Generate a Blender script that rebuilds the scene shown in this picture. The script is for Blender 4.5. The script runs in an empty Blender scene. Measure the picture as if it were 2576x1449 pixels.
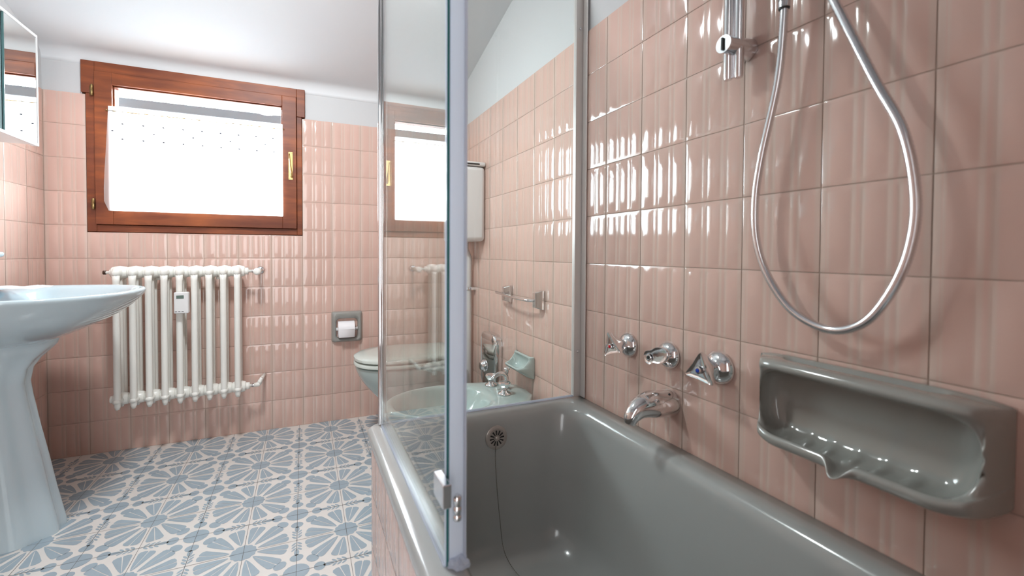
import bpy, bmesh, math, random
from mathutils import Vector, Matrix
random.seed(4)
PI = math.pi
scene = bpy.context.scene
COL = scene.collection

# ------------------------------------------------------------------ camera, light, exposure
W_IMG, H_IMG = 2576, 1449
cam_d = bpy.data.cameras.new('camera')
cam = bpy.data.objects.new('camera', cam_d); COL.objects.link(cam)
scene.camera = cam
R_ = Vector((0.91839887, -0.39563297, 0.00425092)); U_ = Vector((0.00437541, 0.02089898, 0.99977202)); F_ = Vector((0.39563162, 0.91817089, -0.02092465))
cam.matrix_world = Matrix(((R_.x, U_.x, -F_.x, 1.04754), (R_.y, U_.y, -F_.y, -2.55481), (R_.z, U_.z, -F_.z, 0.93313), (0, 0, 0, 1)))
cam_d.sensor_width = 36; cam_d.sensor_fit = 'HORIZONTAL'
cam_d.lens = 1101.06 / W_IMG * 36
cam_d.shift_x = (W_IMG / 2 - 1237.85) / W_IMG
cam_d.shift_y = (658.716 - H_IMG / 2) / W_IMG
cam_d.clip_start = 0.02
cam_d.dof.use_dof = True; cam_d.dof.focus_distance = 1.75; cam_d.dof.aperture_fstop = 3.2

world = bpy.data.worlds.new('world'); scene.world = world; world.use_nodes = True
wn_ = world.node_tree; bg = wn_.nodes['Background']
# overcast sky above a darker ground
tcw = wn_.nodes.new('ShaderNodeTexCoord'); spw = wn_.nodes.new('ShaderNodeSeparateXYZ'); crw = wn_.nodes.new('ShaderNodeValToRGB'); mpw = wn_.nodes.new('ShaderNodeMapRange')
wn_.links.new(tcw.outputs['Generated'], spw.inputs[0]); mpw.inputs[1].default_value = -1; wn_.links.new(spw.outputs[2], mpw.inputs[0]); wn_.links.new(mpw.outputs[0], crw.inputs[0])
e_ = crw.color_ramp; e_.elements[0].position = 0.44; e_.elements[0].color = (0.09, 0.10, 0.11, 1); e_.elements[1].position = 0.56; e_.elements[1].color = (0.80, 0.92, 1.0, 1)
wn_.links.new(crw.outputs[0], bg.inputs['Color']); bg.inputs['Strength'].default_value = 55.0

def area(name, loc, rot, sx, sy, power, color):
    l = bpy.data.lights.new(name, 'AREA'); l.shape = 'RECTANGLE'; l.size = sx; l.size_y = sy; l.energy = power; l.color = color
    o = bpy.data.objects.new(name, l); COL.objects.link(o); o.location = loc; o.rotation_euler = rot
    return o
# a portal that guides the sky's daylight through the window, and an added ceiling lamp for fill, out of view
sky_light = area('window_daylight', (0.595, 0.12, 1.40), (-PI / 2, 0, 0), 0.78, 0.66, 1, (1, 1, 1)); sky_light.data.cycles.is_portal = True
lamp = area('added_lamp_light', (0.80, -1.20, 2.050), (0.45, -0.16, 0), 0.20, 0.20, 10.5, (0.95, 0.98, 1.0)); lamp.data.shape = 'DISK'
hall = area('added_hall_fill', (0.52, -3.62, 1.15), (PI / 2, 0, 0), 0.9, 1.9, 13, (0.97, 0.985, 1.0))  # added fill light, shining in through the invented doorway

vs = scene.view_settings
vs.view_transform = 'Standard'; vs.look = 'None'; vs.gamma = 1.0; vs.use_curve_mapping = False
vs.exposure = 1.08
scene.display_settings.display_device = 'sRGB'
scene.cycles.max_bounces = 12; scene.cycles.transparent_max_bounces = 24; scene.cycles.glossy_bounces = 8
scene.cycles.diffuse_bounces = 8; scene.cycles.caustics_reflective = False; scene.cycles.caustics_refractive = False
scene.cycles.sample_clamp_indirect = 4.0

# ------------------------------------------------------------------ materials
def lin(c):
    return tuple(((x / 255) / 12.92 if x / 255 <= 0.04045 else ((x / 255 + 0.055) / 1.055) ** 2.4) for x in c) + (1,)
def newmat(name):
    m = bpy.data.materials.new(name); m.use_nodes = True
    nt = m.node_tree; return m, nt, nt.nodes['Principled BSDF']
def mat(name, col, rough=0.4, metal=0.0, coat=0.0, spec=0.5, noise=None, bump=None, aniso=None):
    m, nt, b = newmat(name)
    b.inputs['Base Color'].default_value = col; b.inputs['Roughness'].default_value = rough; b.inputs['Metallic'].default_value = metal
    b.inputs['Coat Weight'].default_value = coat; b.inputs['Coat Roughness'].default_value = 0.05
    b.inputs['Specular IOR Level'].default_value = spec
    if noise:                      # (scale, amount)
        tc = nt.nodes.new('ShaderNodeTexCoord'); n = nt.nodes.new('ShaderNodeTexNoise'); n.inputs['Scale'].default_value = noise[0]
        n.inputs['Detail'].default_value = 4
        mx = nt.nodes.new('ShaderNodeMix'); mx.data_type = 'RGBA'
        a = noise[1]
        mx.inputs[6].default_value = tuple(c * (1 - a) for c in col[:3]) + (1,); mx.inputs[7].default_value = tuple(min(1, c * (1 + a)) for c in col[:3]) + (1,)
        nt.links.new(tc.outputs['Object'], n.inputs['Vector']); nt.links.new(n.outputs['Fac'], mx.inputs[0]); nt.links.new(mx.outputs[2], b.inputs['Base Color'])
    if bump:                       # (scale, strength, distance)
        tc = nt.nodes.new('ShaderNodeTexCoord'); n = nt.nodes.new('ShaderNodeTexNoise'); n.inputs['Scale'].default_value = bump[0]
        bp = nt.nodes.new('ShaderNodeBump'); bp.inputs['Strength'].default_value = bump[1]; bp.inputs['Distance'].default_value = bump[2]
        nt.links.new(tc.outputs['Object'], n.inputs['Vector']); nt.links.new(n.outputs['Fac'], bp.inputs['Height']); nt.links.new(bp.outputs['Normal'], b.inputs['Normal'])
    return m

def tile_mat():
    m, nt, b = newmat('pink_glazed_tile')
    N = nt.nodes.new; L = nt.links.new
    uv = N('ShaderNodeUVMap'); uv.uv_map = 'tile'
    sep = N('ShaderNodeSeparateXYZ'); L(uv.outputs[0], sep.inputs[0])
    fr = N('ShaderNodeMath'); fr.operation = 'FRACT'; L(sep.outputs[0], fr.inputs[0])
    fl = N('ShaderNodeVectorMath'); fl.operation = 'FLOOR'; L(uv.outputs[0], fl.inputs[0])
    wn = N('ShaderNodeTexWhiteNoise'); wn.noise_dimensions = '3D'; L(fl.outputs[0], wn.inputs['Vector'])
    # glaze pools thinner on the ribs: greyer beige along them
    cr = N('ShaderNodeValToRGB'); L(fr.outputs[0], cr.inputs[0])
    pink = (0.590, 0.402, 0.342, 1); beige = (0.575, 0.432, 0.368, 1)
    e = cr.color_ramp; e.elements[0].position = 0.0; e.elements[0].color = beige; e.elements[1].position = 1.0; e.elements[1].color = beige
    for pos, c in ((.05, beige), (.065, pink), (.075, beige), (.105, pink), (.29, pink), (.32, beige), (.345, beige), (.365, pink), (.38, pink), (.41, beige), (.435, beige), (.46, pink), (.62, pink), (.655, beige), (.68, beige), (.695, pink), (.72, pink), (.738, beige), (.76, beige), (.785, pink), (.93, pink), (.96, beige)):
        el = e.elements.new(pos); el.color = c
    mx = N('ShaderNodeMix'); mx.data_type = 'RGBA'; mx.blend_type = 'MULTIPLY'; mx.inputs[0].default_value = 1.0
    mr = N('ShaderNodeMapRange'); mr.inputs[3].default_value = 0.95; mr.inputs[4].default_value = 1.03; L(wn.outputs['Value'], mr.inputs[0])
    cc = N('ShaderNodeCombineColor'); [L(mr.outputs[0], cc.inputs[i]) for i in range(3)]
    L(cr.outputs[0], mx.inputs[6]); L(cc.outputs[0], mx.inputs[7]); L(mx.outputs[2], b.inputs['Base Color'])
    b.inputs['Roughness'].default_value = 0.10; b.inputs['Specular IOR Level'].default_value = 0.5
    tc = N('ShaderNodeTexCoord'); n = N('ShaderNodeTexNoise'); n.inputs['Scale'].default_value = 14; L(tc.outputs['Object'], n.inputs['Vector'])
    bp = N('ShaderNodeBump'); bp.inputs['Strength'].default_value = 0.08; bp.inputs['Distance'].default_value = 0.004
    L(n.outputs['Fac'], bp.inputs['Height']); L(bp.outputs['Normal'], b.inputs['Normal'])
    return m

def wood_mat():
    m, nt, b = newmat('varnished_wood'); N = nt.nodes.new; L = nt.links.new
    tc = N('ShaderNodeTexCoord'); mp = N('ShaderNodeMapping'); L(tc.outputs['Object'], mp.inputs[0]); mp.inputs['Scale'].default_value = (2, 8, 14)
    n = N('ShaderNodeTexNoise'); n.inputs['Scale'].default_value = 2.2; n.inputs['Detail'].default_value = 6; n.inputs['Distortion'].default_value = 0.6; L(mp.outputs[0], n.inputs['Vector'])
    n2 = N('ShaderNodeTexNoise'); n2.inputs['Scale'].default_value = 4; L(tc.outputs['Object'], n2.inputs['Vector'])
    ad = N('ShaderNodeMath'); ad.operation = 'ADD'; L(n.outputs['Fac'], ad.inputs[0]); L(n2.outputs['Fac'], ad.inputs[1])
    ml = N('ShaderNodeMath'); ml.operation = 'MULTIPLY'; ml.inputs[1].default_value = 0.5; L(ad.outputs[0], ml.inputs[0])
    cr = N('ShaderNodeValToRGB'); L(ml.outputs[0], cr.inputs[0]); e = cr.color_ramp
    e.elements[0].position = 0.33; e.elements[0].color = (0.10, 0.022, 0.008, 1); e.elements[1].position = 0.68; e.elements[1].color = (0.32, 0.085, 0.020, 1)
    el = e.elements.new(0.5); el.color = (0.185, 0.047, 0.015, 1)
    L(cr.outputs[0], b.inputs['Base Color']); b.inputs['Roughness'].default_value = 0.45; b.inputs['Specular IOR Level'].default_value = 0.35
    return m

def glass_mat(name, tint=(0.955, 0.985, 0.975, 1)):
    # a thick pane: each face reflects by Fresnel and lets the rest straight through
    m = bpy.data.materials.new(name); m.use_nodes = True; nt = m.node_tree; nt.nodes.clear(); N = nt.nodes.new; L = nt.links.new
    out = N('ShaderNodeOutputMaterial'); mix = N('ShaderNodeMixShader'); tr = N('ShaderNodeBsdfTransparent'); gl = N('ShaderNodeBsdfGlossy')
    gl.inputs['Roughness'].default_value = 0.0; gl.inputs['Color'].default_value = (1, 1, 1, 1); tr.inputs[0].default_value = tint
    geo = N('ShaderNodeNewGeometry'); mr = N('ShaderNodeMapRange'); mr.inputs[3].default_value = 1.5; mr.inputs[4].default_value = 1 / 1.5
    L(geo.outputs['Backfacing'], mr.inputs[0]); fr = N('ShaderNodeFresnel'); L(mr.outputs[0], fr.inputs['IOR'])
    L(fr.outputs[0], mix.inputs[0]); L(tr.outputs[0], mix.inputs[1]); L(gl.outputs[0], mix.inputs[2]); L(mix.outputs[0], out.inputs[0])
    return m

def curtain_mat():
    m = bpy.data.materials.new('sheer_curtain'); m.use_nodes = True; nt = m.node_tree; nt.nodes.clear(); N = nt.nodes.new; L = nt.links.new
    out = N('ShaderNodeOutputMaterial'); a = N('ShaderNodeMixShader'); b = N('ShaderNodeMixShader')
    tr = N('ShaderNodeBsdfTransparent'); tl = N('ShaderNodeBsdfTranslucent'); df = N('ShaderNodeBsdfDiffuse')
    tl.inputs[0].default_value = (0.95, 0.95, 0.95, 1); df.inputs[0].default_value = (0.9, 0.9, 0.9, 1)
    a.inputs[0].default_value = 0.35; L(tl.outputs[0], a.inputs[1]); L(df.outputs[0], a.inputs[2])
    b.inputs[0].default_value = 0.22; L(a.outputs[0], b.inputs[1]); L(tr.outputs[0], b.inputs[2]); L(b.outputs[0], out.inputs[0])
    return m

M = {}
M['tile'] = tile_mat()
M['grout'] = mat('grout', (0.40, 0.30, 0.245, 1), 0.9)
M['plaster'] = mat('white_plaster', (0.53, 0.535, 0.54, 1), 0.85, spec=0.1, bump=(60, 0.08, 0.002))
M['ceiling'] = mat('ceiling_paint', (0.67, 0.685, 0.70, 1), 0.9, spec=0.05)
M['wood'] = wood_mat()
M['wood_dark'] = mat('wood_gap', (0.05, 0.02, 0.01, 1), 0.6)
M['pane'] = glass_mat('window_glass', (0.98, 0.99, 0.985, 1))
M['screen'] = glass_mat('screen_glass')
M['curtain'] = curtain_mat()
M['dot'] = mat('curtain_dots', lin((50, 50, 55)), 0.8)
M['brass'] = mat('brass', (0.75, 0.56, 0.25, 1), 0.22, 1.0)
M['oldbrass'] = mat('old_brass', (0.32, 0.23, 0.10, 1), 0.4, 1.0)
M['chrome'] = mat('chrome', (0.82, 0.82, 0.83, 1), 0.06, 1.0)
M['satin'] = mat('satin_aluminium', (0.66, 0.71, 0.82, 1), 0.32, 0.1)
M['chrome_soft'] = mat('soft_chrome', (0.75, 0.75, 0.77, 1), 0.16, 1.0)
M['grey'] = mat('grey_ceramic', (0.275, 0.275, 0.255, 1), 0.10, coat=0.4)
M['tub'] = mat('grey_enamel', (0.335, 0.345, 0.335, 1), 0.16, coat=0.3)
M['sink'] = mat('blue_grey_ceramic', (0.48, 0.585, 0.63, 1), 0.12, coat=0.4)
M['celadon'] = mat('pale_green_ceramic', (0.40, 0.475, 0.455, 1), 0.10, coat=0.4)
M['seat'] = mat('pale_seat', (0.50, 0.54, 0.50, 1), 0.15)
M['white_enamel'] = mat('radiator_paint', (0.80, 0.80, 0.755, 1), 0.28, bump=(25, 0.05, 0.002))
M['white_plastic'] = mat('white_plastic', (0.72, 0.72, 0.72, 1), 0.3)
M['dark'] = mat('dark_gap', (0.012, 0.012, 0.012, 1), 0.6)
M['paper'] = mat('paper', (0.80, 0.80, 0.82, 1), 0.9, spec=0.1)
M['lcd'] = mat('lcd', lin((92, 110, 102)), 0.2)
M['mirror'] = mat('mirror', (0.90, 0.93, 0.92, 1), 0.01, 1.0)
M['mirror_edge'] = mat('mirror_edge', (0.05, 0.10, 0.10, 1), 0.2)
M['teal'] = mat('teal_glass_edge', (0.03, 0.13, 0.13, 1), 0.1)
M['teal_panel'] = mat('teal_back_panel', (0.38, 0.52, 0.54, 1), 0.25)
M['red'] = mat('red_cap', (0.45, 0.01, 0.02, 1), 0.2)
M['blue'] = mat('blue_cap', (0.01, 0.04, 0.30, 1), 0.2)
def plastic_mat(name, col, tr_=0.25):
    m = bpy.data.materials.new(name); m.use_nodes = True; nt = m.node_tree; nt.nodes.clear(); N = nt.nodes.new; L = nt.links.new
    out = N('ShaderNodeOutputMaterial'); a = N('ShaderNodeMixShader'); b = N('ShaderNodeMixShader'); c = N('ShaderNodeMixShader')
    tr = N('ShaderNodeBsdfTransparent'); tl = N('ShaderNodeBsdfTranslucent'); df = N('ShaderNodeBsdfDiffuse'); gl = N('ShaderNodeBsdfGlossy'); gl.inputs['Roughness'].default_value = .12
    tl.inputs[0].default_value = col; df.inputs[0].default_value = col; a.inputs[0].default_value = 0.35; b.inputs[0].default_value = tr_; c.inputs[0].default_value = 0.10
    L(tl.outputs[0], a.inputs[1]); L(df.outputs[0], a.inputs[2]); L(a.outputs[0], b.inputs[1]); L(tr.outputs[0], b.inputs[2]); L(b.outputs[0], c.inputs[1]); L(gl.outputs[0], c.inputs[2]); L(c.outputs[0], out.inputs[0])
    return m
M['seal'] = plastic_mat('clear_seal', (0.80, 0.86, 0.97, 1), .3)
M['satin'] = plastic_mat('milky_profile', (0.88, 0.92, 1.0, 1), .10)
M['alu'] = mat('brushed_aluminium', (0.66, 0.63, 0.61, 1), 0.38, 0.35)
M['chain'] = mat('dull_chain', (0.16, 0.15, 0.13, 1), 0.35, 1.0)
M['beam'] = mat('outside_beam', (0.105, 0.125, 0.14, 1), 0.7)
M['lampwhite'] = mat('lamp_shade', (0.8, 0.8, 0.78, 1), 0.5)

# ------------------------------------------------------------------ mesh helpers
def link(name, verts, faces, material, parent=None, smooth=True, loc=None):
    me = bpy.data.meshes.new(name); me.from_pydata([tuple(v) for v in verts], [], faces); me.update()
    bm = bmesh.new(); bm.from_mesh(me); bmesh.ops.recalc_face_normals(bm, faces=bm.faces); bm.to_mesh(me); bm.free()
    mats = material if isinstance(material, (list, tuple)) else [material]
    for m in mats: me.materials.append(m)
    if smooth: me.polygons.foreach_set('use_smooth', [True] * len(me.polygons))
    o = bpy.data.objects.new(name, me); COL.objects.link(o)
    if loc: o.location = loc
    if parent:
        o.parent = parent
    return o
class MB:
    """collects shapes, then becomes one mesh"""
    def __init__(s): s.v = []; s.f = []; s.mi = []
    def add(s, verts, faces, mi=0):
        b = len(s.v); s.v += [tuple(v) for v in verts]; s.f += [tuple(i + b for i in f) for f in faces]; s.mi += [mi] * len(faces); return s
    def box(s, x0, x1, y0, y1, z0, z1, mi=0):
        v = [(x, y, z) for x in (x0, x1) for y in (y0, y1) for z in (z0, z1)]
        return s.add(v, [(0, 1, 3, 2), (4, 6, 7, 5), (0, 4, 5, 1), (2, 3, 7, 6), (0, 2, 6, 4), (1, 5, 7, 3)], mi)
    def loft(s, rings, closed=True, cap0=False, cap1=False, mi=0):
        n = len(rings[0]); v = [p for r in rings for p in r]; f = []
        for i in range(len(rings) - 1):
            for j in range(n if closed else n - 1):
                k = (j + 1) % n; f.append((i * n + j, i * n + k, (i + 1) * n + k, (i + 1) * n + j))
        if cap0: f.append(tuple(range(n - 1, -1, -1)))
        if cap1: f.append(tuple((len(rings) - 1) * n + j for j in range(n)))
        return s.add(v, f, mi)
    def tube(s, path, r, n=12, cap=True, mi=0):
        path = [Vector(p) for p in path]; rs = r if isinstance(r, (list, tuple)) else [r] * len(path)
        t0 = (path[1] - path[0]).normalized(); a = Vector((0, 0, 1)) if abs(t0.z) < 0.9 else Vector((1, 0, 0))
        nrm = t0.cross(a).normalized(); rings = []
        for i, p in enumerate(path):
            t = (path[min(i + 1, len(path) - 1)] - path[max(i - 1, 0)]).normalized()
            nrm = (nrm - t * nrm.dot(t)).normalized(); bi = t.cross(nrm)
            rings.append([p + (nrm * math.cos(2 * PI * k / n) + bi * math.sin(2 * PI * k / n)) * rs[i] for k in range(n)])
        return s.loft(rings, True, cap, cap, mi)
    def lathe(s, org, axis, prof, n=24, mi=0):
        """prof: list of (distance along axis, radius)"""
        org = Vector(org); ax = Vector(axis).normalized(); a = Vector((0, 0, 1)) if abs(ax.z) < 0.9 else Vector((1, 0, 0))
        e1 = ax.cross(a).normalized(); e2 = ax.cross(e1)
        rings = [[org + ax * d + (e1 * math.cos(2 * PI * k / n) + e2 * math.sin(2 * PI * k / n)) * max(r, 1e-5) for k in range(n)] for d, r in prof]
        return s.loft(rings, True, True, True, mi)
    def build(s, name, material, parent=None, smooth=True, bevel=None, sub=0, auto=None):
        mats = material if isinstance(material, (list, tuple)) else [material]
        me = bpy.data.meshes.new(name); me.from_pydata(s.v, [], s.f)
        for m in mats: me.materials.append(m)
        me.polygons.foreach_set('material_index', s.mi); me.update()
        bm = bmesh.new(); bm.from_mesh(me); bmesh.ops.recalc_face_normals(bm, faces=bm.faces); bm.to_mesh(me); bm.free()
        me.polygons.foreach_set('use_smooth', [smooth] * len(me.polygons))
        o = bpy.data.objects.new(name, me); COL.objects.link(o)
        if parent: o.parent = parent
        if bevel:
            b = o.modifiers.new('bevel', 'BEVEL'); b.width = bevel; b.segments = 3; b.limit_method = 'ANGLE'; b.angle_limit = math.radians(40)
            b.harden_normals = False
        if sub:
            d = o.modifiers.new('sub', 'SUBSURF'); d.levels = sub; d.render_levels = sub
        if smooth and auto is not None:
            me.set_sharp_from_angle(angle=math.radians(auto))
        return o
def tag(o, label, cat, group=None):
    o['label'] = label; o['category'] = cat
    if group: o['group'] = group
    return o
def struct(o): o['kind'] = 'structure'; return o
def thing(name, label, cat, group=None):
    o = bpy.data.objects.new(name, None); COL.objects.link(o); o.empty_display_size = 0.05
    return tag(o, label, cat, group)
def settle(t):
    """move an Empty to the middle-bottom of what it carries, leaving the parts where they stand"""
    pts = [c.matrix_basis @ Vector(b) for c in t.children if c.type == 'MESH' for b in c.bound_box]
    if not pts: return
    lo = [min(p[i] for p in pts) for i in range(3)]; hi = [max(p[i] for p in pts) for i in range(3)]
    at = Vector(((lo[0] + hi[0]) / 2, (lo[1] + hi[1]) / 2, lo[2]))
    t.location = at
    for c in t.children: c.location = c.location - at
def catmull(pts, sub=8):
    pts = [Vector(p) for p in pts]; out = []
    for i in range(len(pts) - 1):
        p0, p1, p2, p3 = pts[max(i - 1, 0)], pts[i], pts[i + 1], pts[min(i + 2, len(pts) - 1)]
        for k in range(sub):
            t = k / sub
            out.append(0.5 * ((2 * p1) + (p2 - p0) * t + (2 * p0 - 5 * p1 + 4 * p2 - p3) * t * t + (3 * p1 - p0 - 3 * p2 + p3) * t ** 3))
    out.append(pts[-1]); return out
def rrect(cx, cy, hx, hy, r, n=6):
    """rounded rectangle, ccw, in 2-D"""
    o = []
    r = min(r, hx - 1e-4, hy - 1e-4)
    for sx, sy, a0 in ((1, 1, 0), (-1, 1, 90), (-1, -1, 180), (1, -1, 270)):
        for k in range(n + 1):
            a = math.radians(a0 + 90 * k / n); o.append((cx + sx * (hx - r) + r * math.cos(a), cy + sy * (hy - r) + r * math.sin(a)))
    return o

# ------------------------------------------------------------------ tiled walls
T = 0.1497; TH = 0.15; TOP = 1.642; RX = 1.8855; YF = -3.05
PU = [(0, -.35), (.009, 0), (.05, 0), (.078, .35), (.10, 1), (.28, 1), (.305, 0), (.32, .0), (.335, .45), (.40, .45), (.412, 0), (.42, 0), (.445, 1), (.61, 1), (.635, 0), (.65, 0), (.665, .45), (.722, .45), (.735, 0), (.75, 0), (.775, 1), (.94, 1), (.965, 0), (.991, 0), (1, -.35)]
PV = [(0, -.35), (.009, 0), (.05, 0), (.075, 1), (.925, 1), (.95, 0), (.991, 0), (1, -.35)]
REL = 0.0010
def tiles(mb, uvs, o, u, v, nrm, ulines, vlines, skip=None, lod=False):
    o, u, v, nrm = Vector(o), Vector(u), Vector(v), Vector(nrm)
    g = 0.0009
    pu = PU if not lod else [(0, 0), (1, 0)]; pv = PV if not lod else [(0, 0), (1, 0)]
    for a in range(len(ulines) - 1):
        for b in range(len(vlines) - 1):
            u0, u1, v0, v1 = ulines[a] + g, ulines[a + 1] - g, vlines[b] + g, vlines[b + 1] - g
            if u1 - u0 < 0.012 or v1 - v0 < 0.01 or (skip and skip(u0, u1, v0, v1)): continue
            fu = (u1 - u0) / T; us = [(x, h) for x, h in pu if x < fu * 0.93] + [(min(1, fu), -.35)] if fu < 0.9 else pu
            base = len(mb.v); nv = len(pv)
            for i, (x, hx) in enumerate(us):
                for j, (y, hy) in enumerate(pv):
                    h = min(hx, hy) if min(hx, hy) < 0 else min(hx, hy)
                    fx = x * T if fu < 0.9 else x * (u1 - u0)
                    mb.v.append(tuple(o + u * (u0 + min(fx, u1 - u0)) + v * (v0 + y * (v1 - v0)) + nrm * (h * REL)))
                    uvs.append((a * 1.0 + min(max(x, 0.001), 0.998), b * 1.0 + min(max(y, .001), .998)))
            for i in range(len(us) - 1):
                for j in range(nv - 1):
                    mb.f.append((base + i * nv + j, base + (i + 1) * nv + j, base + (i + 1) * nv + j + 1, base + i * nv + j + 1)); mb.mi.append(0)
def wall_build(name, mb, uvs, extra_uv=True):
    while len(uvs) < len(mb.v): uvs.append((0.5, 0.5))
    me = bpy.data.meshes.new(name); me.from_pydata(mb.v, [], mb.f)
    for m in (M['tile'], M['grout'], M['plaster']): me.materials.append(m)
    me.polygons.foreach_set('material_index', mb.mi); me.update()
    sm = [mi == 0 for mi in mb.mi]; me.polygons.foreach_set('use_smooth', sm)
    uvl = me.uv_layers.new(name='tile')
    vi = [0] * len(me.loops); me.loops.foreach_get('vertex_index', vi)
    flat = [c for k in vi for c in uvs[k]]; uvl.data.foreach_set('uv', flat)
    o = bpy.data.objects.new(name, me); COL.objects.link(o); return struct(o)
vl = [k * TH for k in range(11)] + [TOP]
# window wall ------------------------------------------------------
WX0, WX1, WZ0, WZ1 = 0.146, 1.044, 1.022, 1.792
mb = MB(); uvs = []
ul = [0, 0.1457] + [0.1457 + T * k for k in range(1, 12)] + [RX]
def cutv(u0, u1, v0, v1): return u0 > WX0 - 0.02 and u1 < WX1 + 0.02 and v1 > WZ0 + 0.005
tiles(mb, uvs, (0, 0, 0), (1, 0, 0), (0, 0, 1), (0, -1, 0), ul, vl, skip=cutv)
tiles(mb, uvs, (0, 0, 0), (1, 0, 0), (0, 0, 1), (0, -1, 0), ul, [0.9, WZ0 - 0.002], skip=lambda a, b, c, d: not (a > WX0 - .02 and b < WX1 + .02))
mb.box(-.12, WX0, 0.0012, 0.30, -.01, TOP - .001, 1); mb.box(WX1, RX + .12, 0.0012, 0.30, -.01, TOP - .001, 1); mb.box(WX0, WX1, 0.0012, 0.30, 0, WZ0 - 0.003, 1)
mb.box(-0.1, WX0 - 0.012, 0.0045, 0.30, TOP, 2.0, 2); mb.box(WX1 + 0.012, RX + .1, 0.0045, 0.30, TOP, 2.0, 2); mb.box(WX0 - .012, WX1 + .012, 0.0045, 0.30, WZ1, 2.0, 2)
wall_build('wall_back', mb, uvs)
# right wall -------------------------------------------------------
mb = MB(); uvs = []
ys = sorted([-(-1.4747 - T * k) for k in range(-9, 11)]); ys = [0] + [y for y in ys if 0 < y < -YF] + [-YF]
tiles(mb, uvs, (RX, 0, 0), (0, -1, 0), (0, 0, 1), (-1, 0, 0), ys, vl)
mb.box(RX + 0.0012, RX + 0.12, YF - .12, 0.3, -.01, TOP - .001, 1); mb.box(RX + 0.0045, RX + .12, YF - .12, 0.3, TOP - .001, 2.80, 2)
wall_build('wall_right', mb, uvs)
# left wall --------------------------------------------------------
mb = MB(); uvs = []
ys = [0] + [0.13 + T * k for k in range(0, 19)] + [-YF]
tiles(mb, uvs, (0, 0, 0), (0, -1, 0), (0, 0, 1), (1, 0, 0), ys, vl)
mb.box(-0.12, -0.0012, YF - .12, 0.3, -.01, TOP - .001, 1); mb.box(-.12, -0.0045, YF - .12, 0.3, TOP - .001, 2.80, 2)
wall_build('wall_left', mb, uvs)
# wall behind the camera, with the added doorway ----------------------------
mb = MB(); uvs = []
ul2 = [T * k for k in range(0, 13)] + [RX]
tiles(mb, uvs, (0, YF, 0), (1, 0, 0), (0, 0, 1), (0, 1, 0), ul2, vl, skip=lambda a, b, c, d: a > .13 and b < 0.91, lod=True)
mb.box(-.12, .15, YF - .12, YF - .0012, -.01, 2.80, 2); mb.box(.90, RX + .12, YF - .12, YF - .0012, -.01, 1.64, 1); mb.box(.15, .90, YF - .12, YF - 0.003, 2.02, 2.80, 2); mb.box(.90, RX + .12, YF - .12, YF - 0.003, 1.64, 2.80, 2)
wall_build('wall_front', mb, uvs)
# open doorway and hallway behind the camera, invented to let fill light in
d = MB(); d.box(.15, .19, YF - .13, YF + .012, 0, 2.02); d.box(.86, .90, YF - .13, YF + .012, 0, 2.02); d.box(.19, .86, YF - .13, YF + .012, 1.98, 2.02)
door = d.build('added_doorway_1', M['wood'], smooth=False, bevel=.003); struct(door)
d = MB()
for q in ((-.12, 1.2, -.90, -.86, -.05, 2.3), (-.12, -.06, -.90, -.12, -.05, 2.3), (1.14, 1.2, -.90, -.12, -.05, 2.3), (-.12, 1.2, -.90, -.12, 2.24, 2.3), (-.12, 1.2, -.90, -.12, -.05, 0)): d.box(q[0], q[1], YF + q[2], YF + q[3], q[4], q[5])
struct(d.build('wall_added_hallway', M['plaster'], smooth=False))  # unseen shell built around the added fill light
# ceiling: slopes up from the window wall ---------------------------
mb = MB(); prof = [(0.0045, 1.775)]
S = 0.255
for k in range(0, 7):
    a = k / 6; y0 = 0.0045 - 0.05 * a * a; z0 = 1.775 + 0.052 * (1 - (1 - a) ** 2) + S * 0.05 * a * a
    prof.append((y0, z0))
zc = lambda y: prof[-1][1] + S * (prof[-1][0] - y)
prof += [(-0.3, zc(-.3)), (YF - .05, zc(YF - .05))]
top = [(y, z + 0.1) for y, z in prof]
ring0 = [(-.05, y, z) for y, z in prof]; ring1 = [(RX + .05, y, z) for y, z in prof]
mb.loft([ring0, ring1], closed=False)
mb.add([(-.05, .3, 1.775), (RX + .05, .3, 1.775), (RX + .05, .0045, 1.775), (-.05, .0045, 1.775)], [(0, 1, 2, 3)])
mb.add([(-.05, .30, 2.1), (RX + .05, .30, 2.1), (RX + .05, YF - .05, 2.80), (-.05, YF - .05, 2.80)], [(0, 1, 2, 3)])
ce = mb.build('ceiling', M['ceiling']); struct(ce)

# ------------------------------------------------------------------ floor with the printed cement pattern
M['cream'] = mat('floor_cream', (0.66, 0.64, 0.61, 1), 0.22, noise=(3.0, .05))
M['fblue'] = mat('floor_blue', (0.30, 0.375, 0.425, 1), 0.22, noise=(30.0, .07))
M['joint'] = mat('floor_joint', (0.09, 0.075, 0.06, 1), 0.8)
mb = MB()
mb.box(-.12, RX + .12, YF - .12, 0.30, -0.05, 0, 0)
def poly(pts, z=0.0004, mi=1):
    pts = [p for p in pts]
    if any(not (0.001 < x < RX - .001 and YF < y < -0.001) for x, y in pts):
        pts = [(min(max(x, 0.001), RX - .001), min(max(y, YF), -0.001)) for x, y in pts]
    b = len(mb.v); mb.v += [(x, y, z) for x, y in pts]; mb.f.append(tuple(range(b, b + len(pts)))); mb.mi.append(mi)
def blob(cx, cy, rx, ry, a, n=12, heart=0.0):
    o = []
    for k in range(n):
        t = 2 * PI * k / n; r = 1 - heart * max(0, math.cos(t)) ** 6
        x, y = rx * math.cos(t) * r, ry * math.sin(t)
        o.append((cx + x * math.cos(a) - y * math.sin(a), cy + x * math.sin(a) + y * math.cos(a)))
    return o
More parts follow.
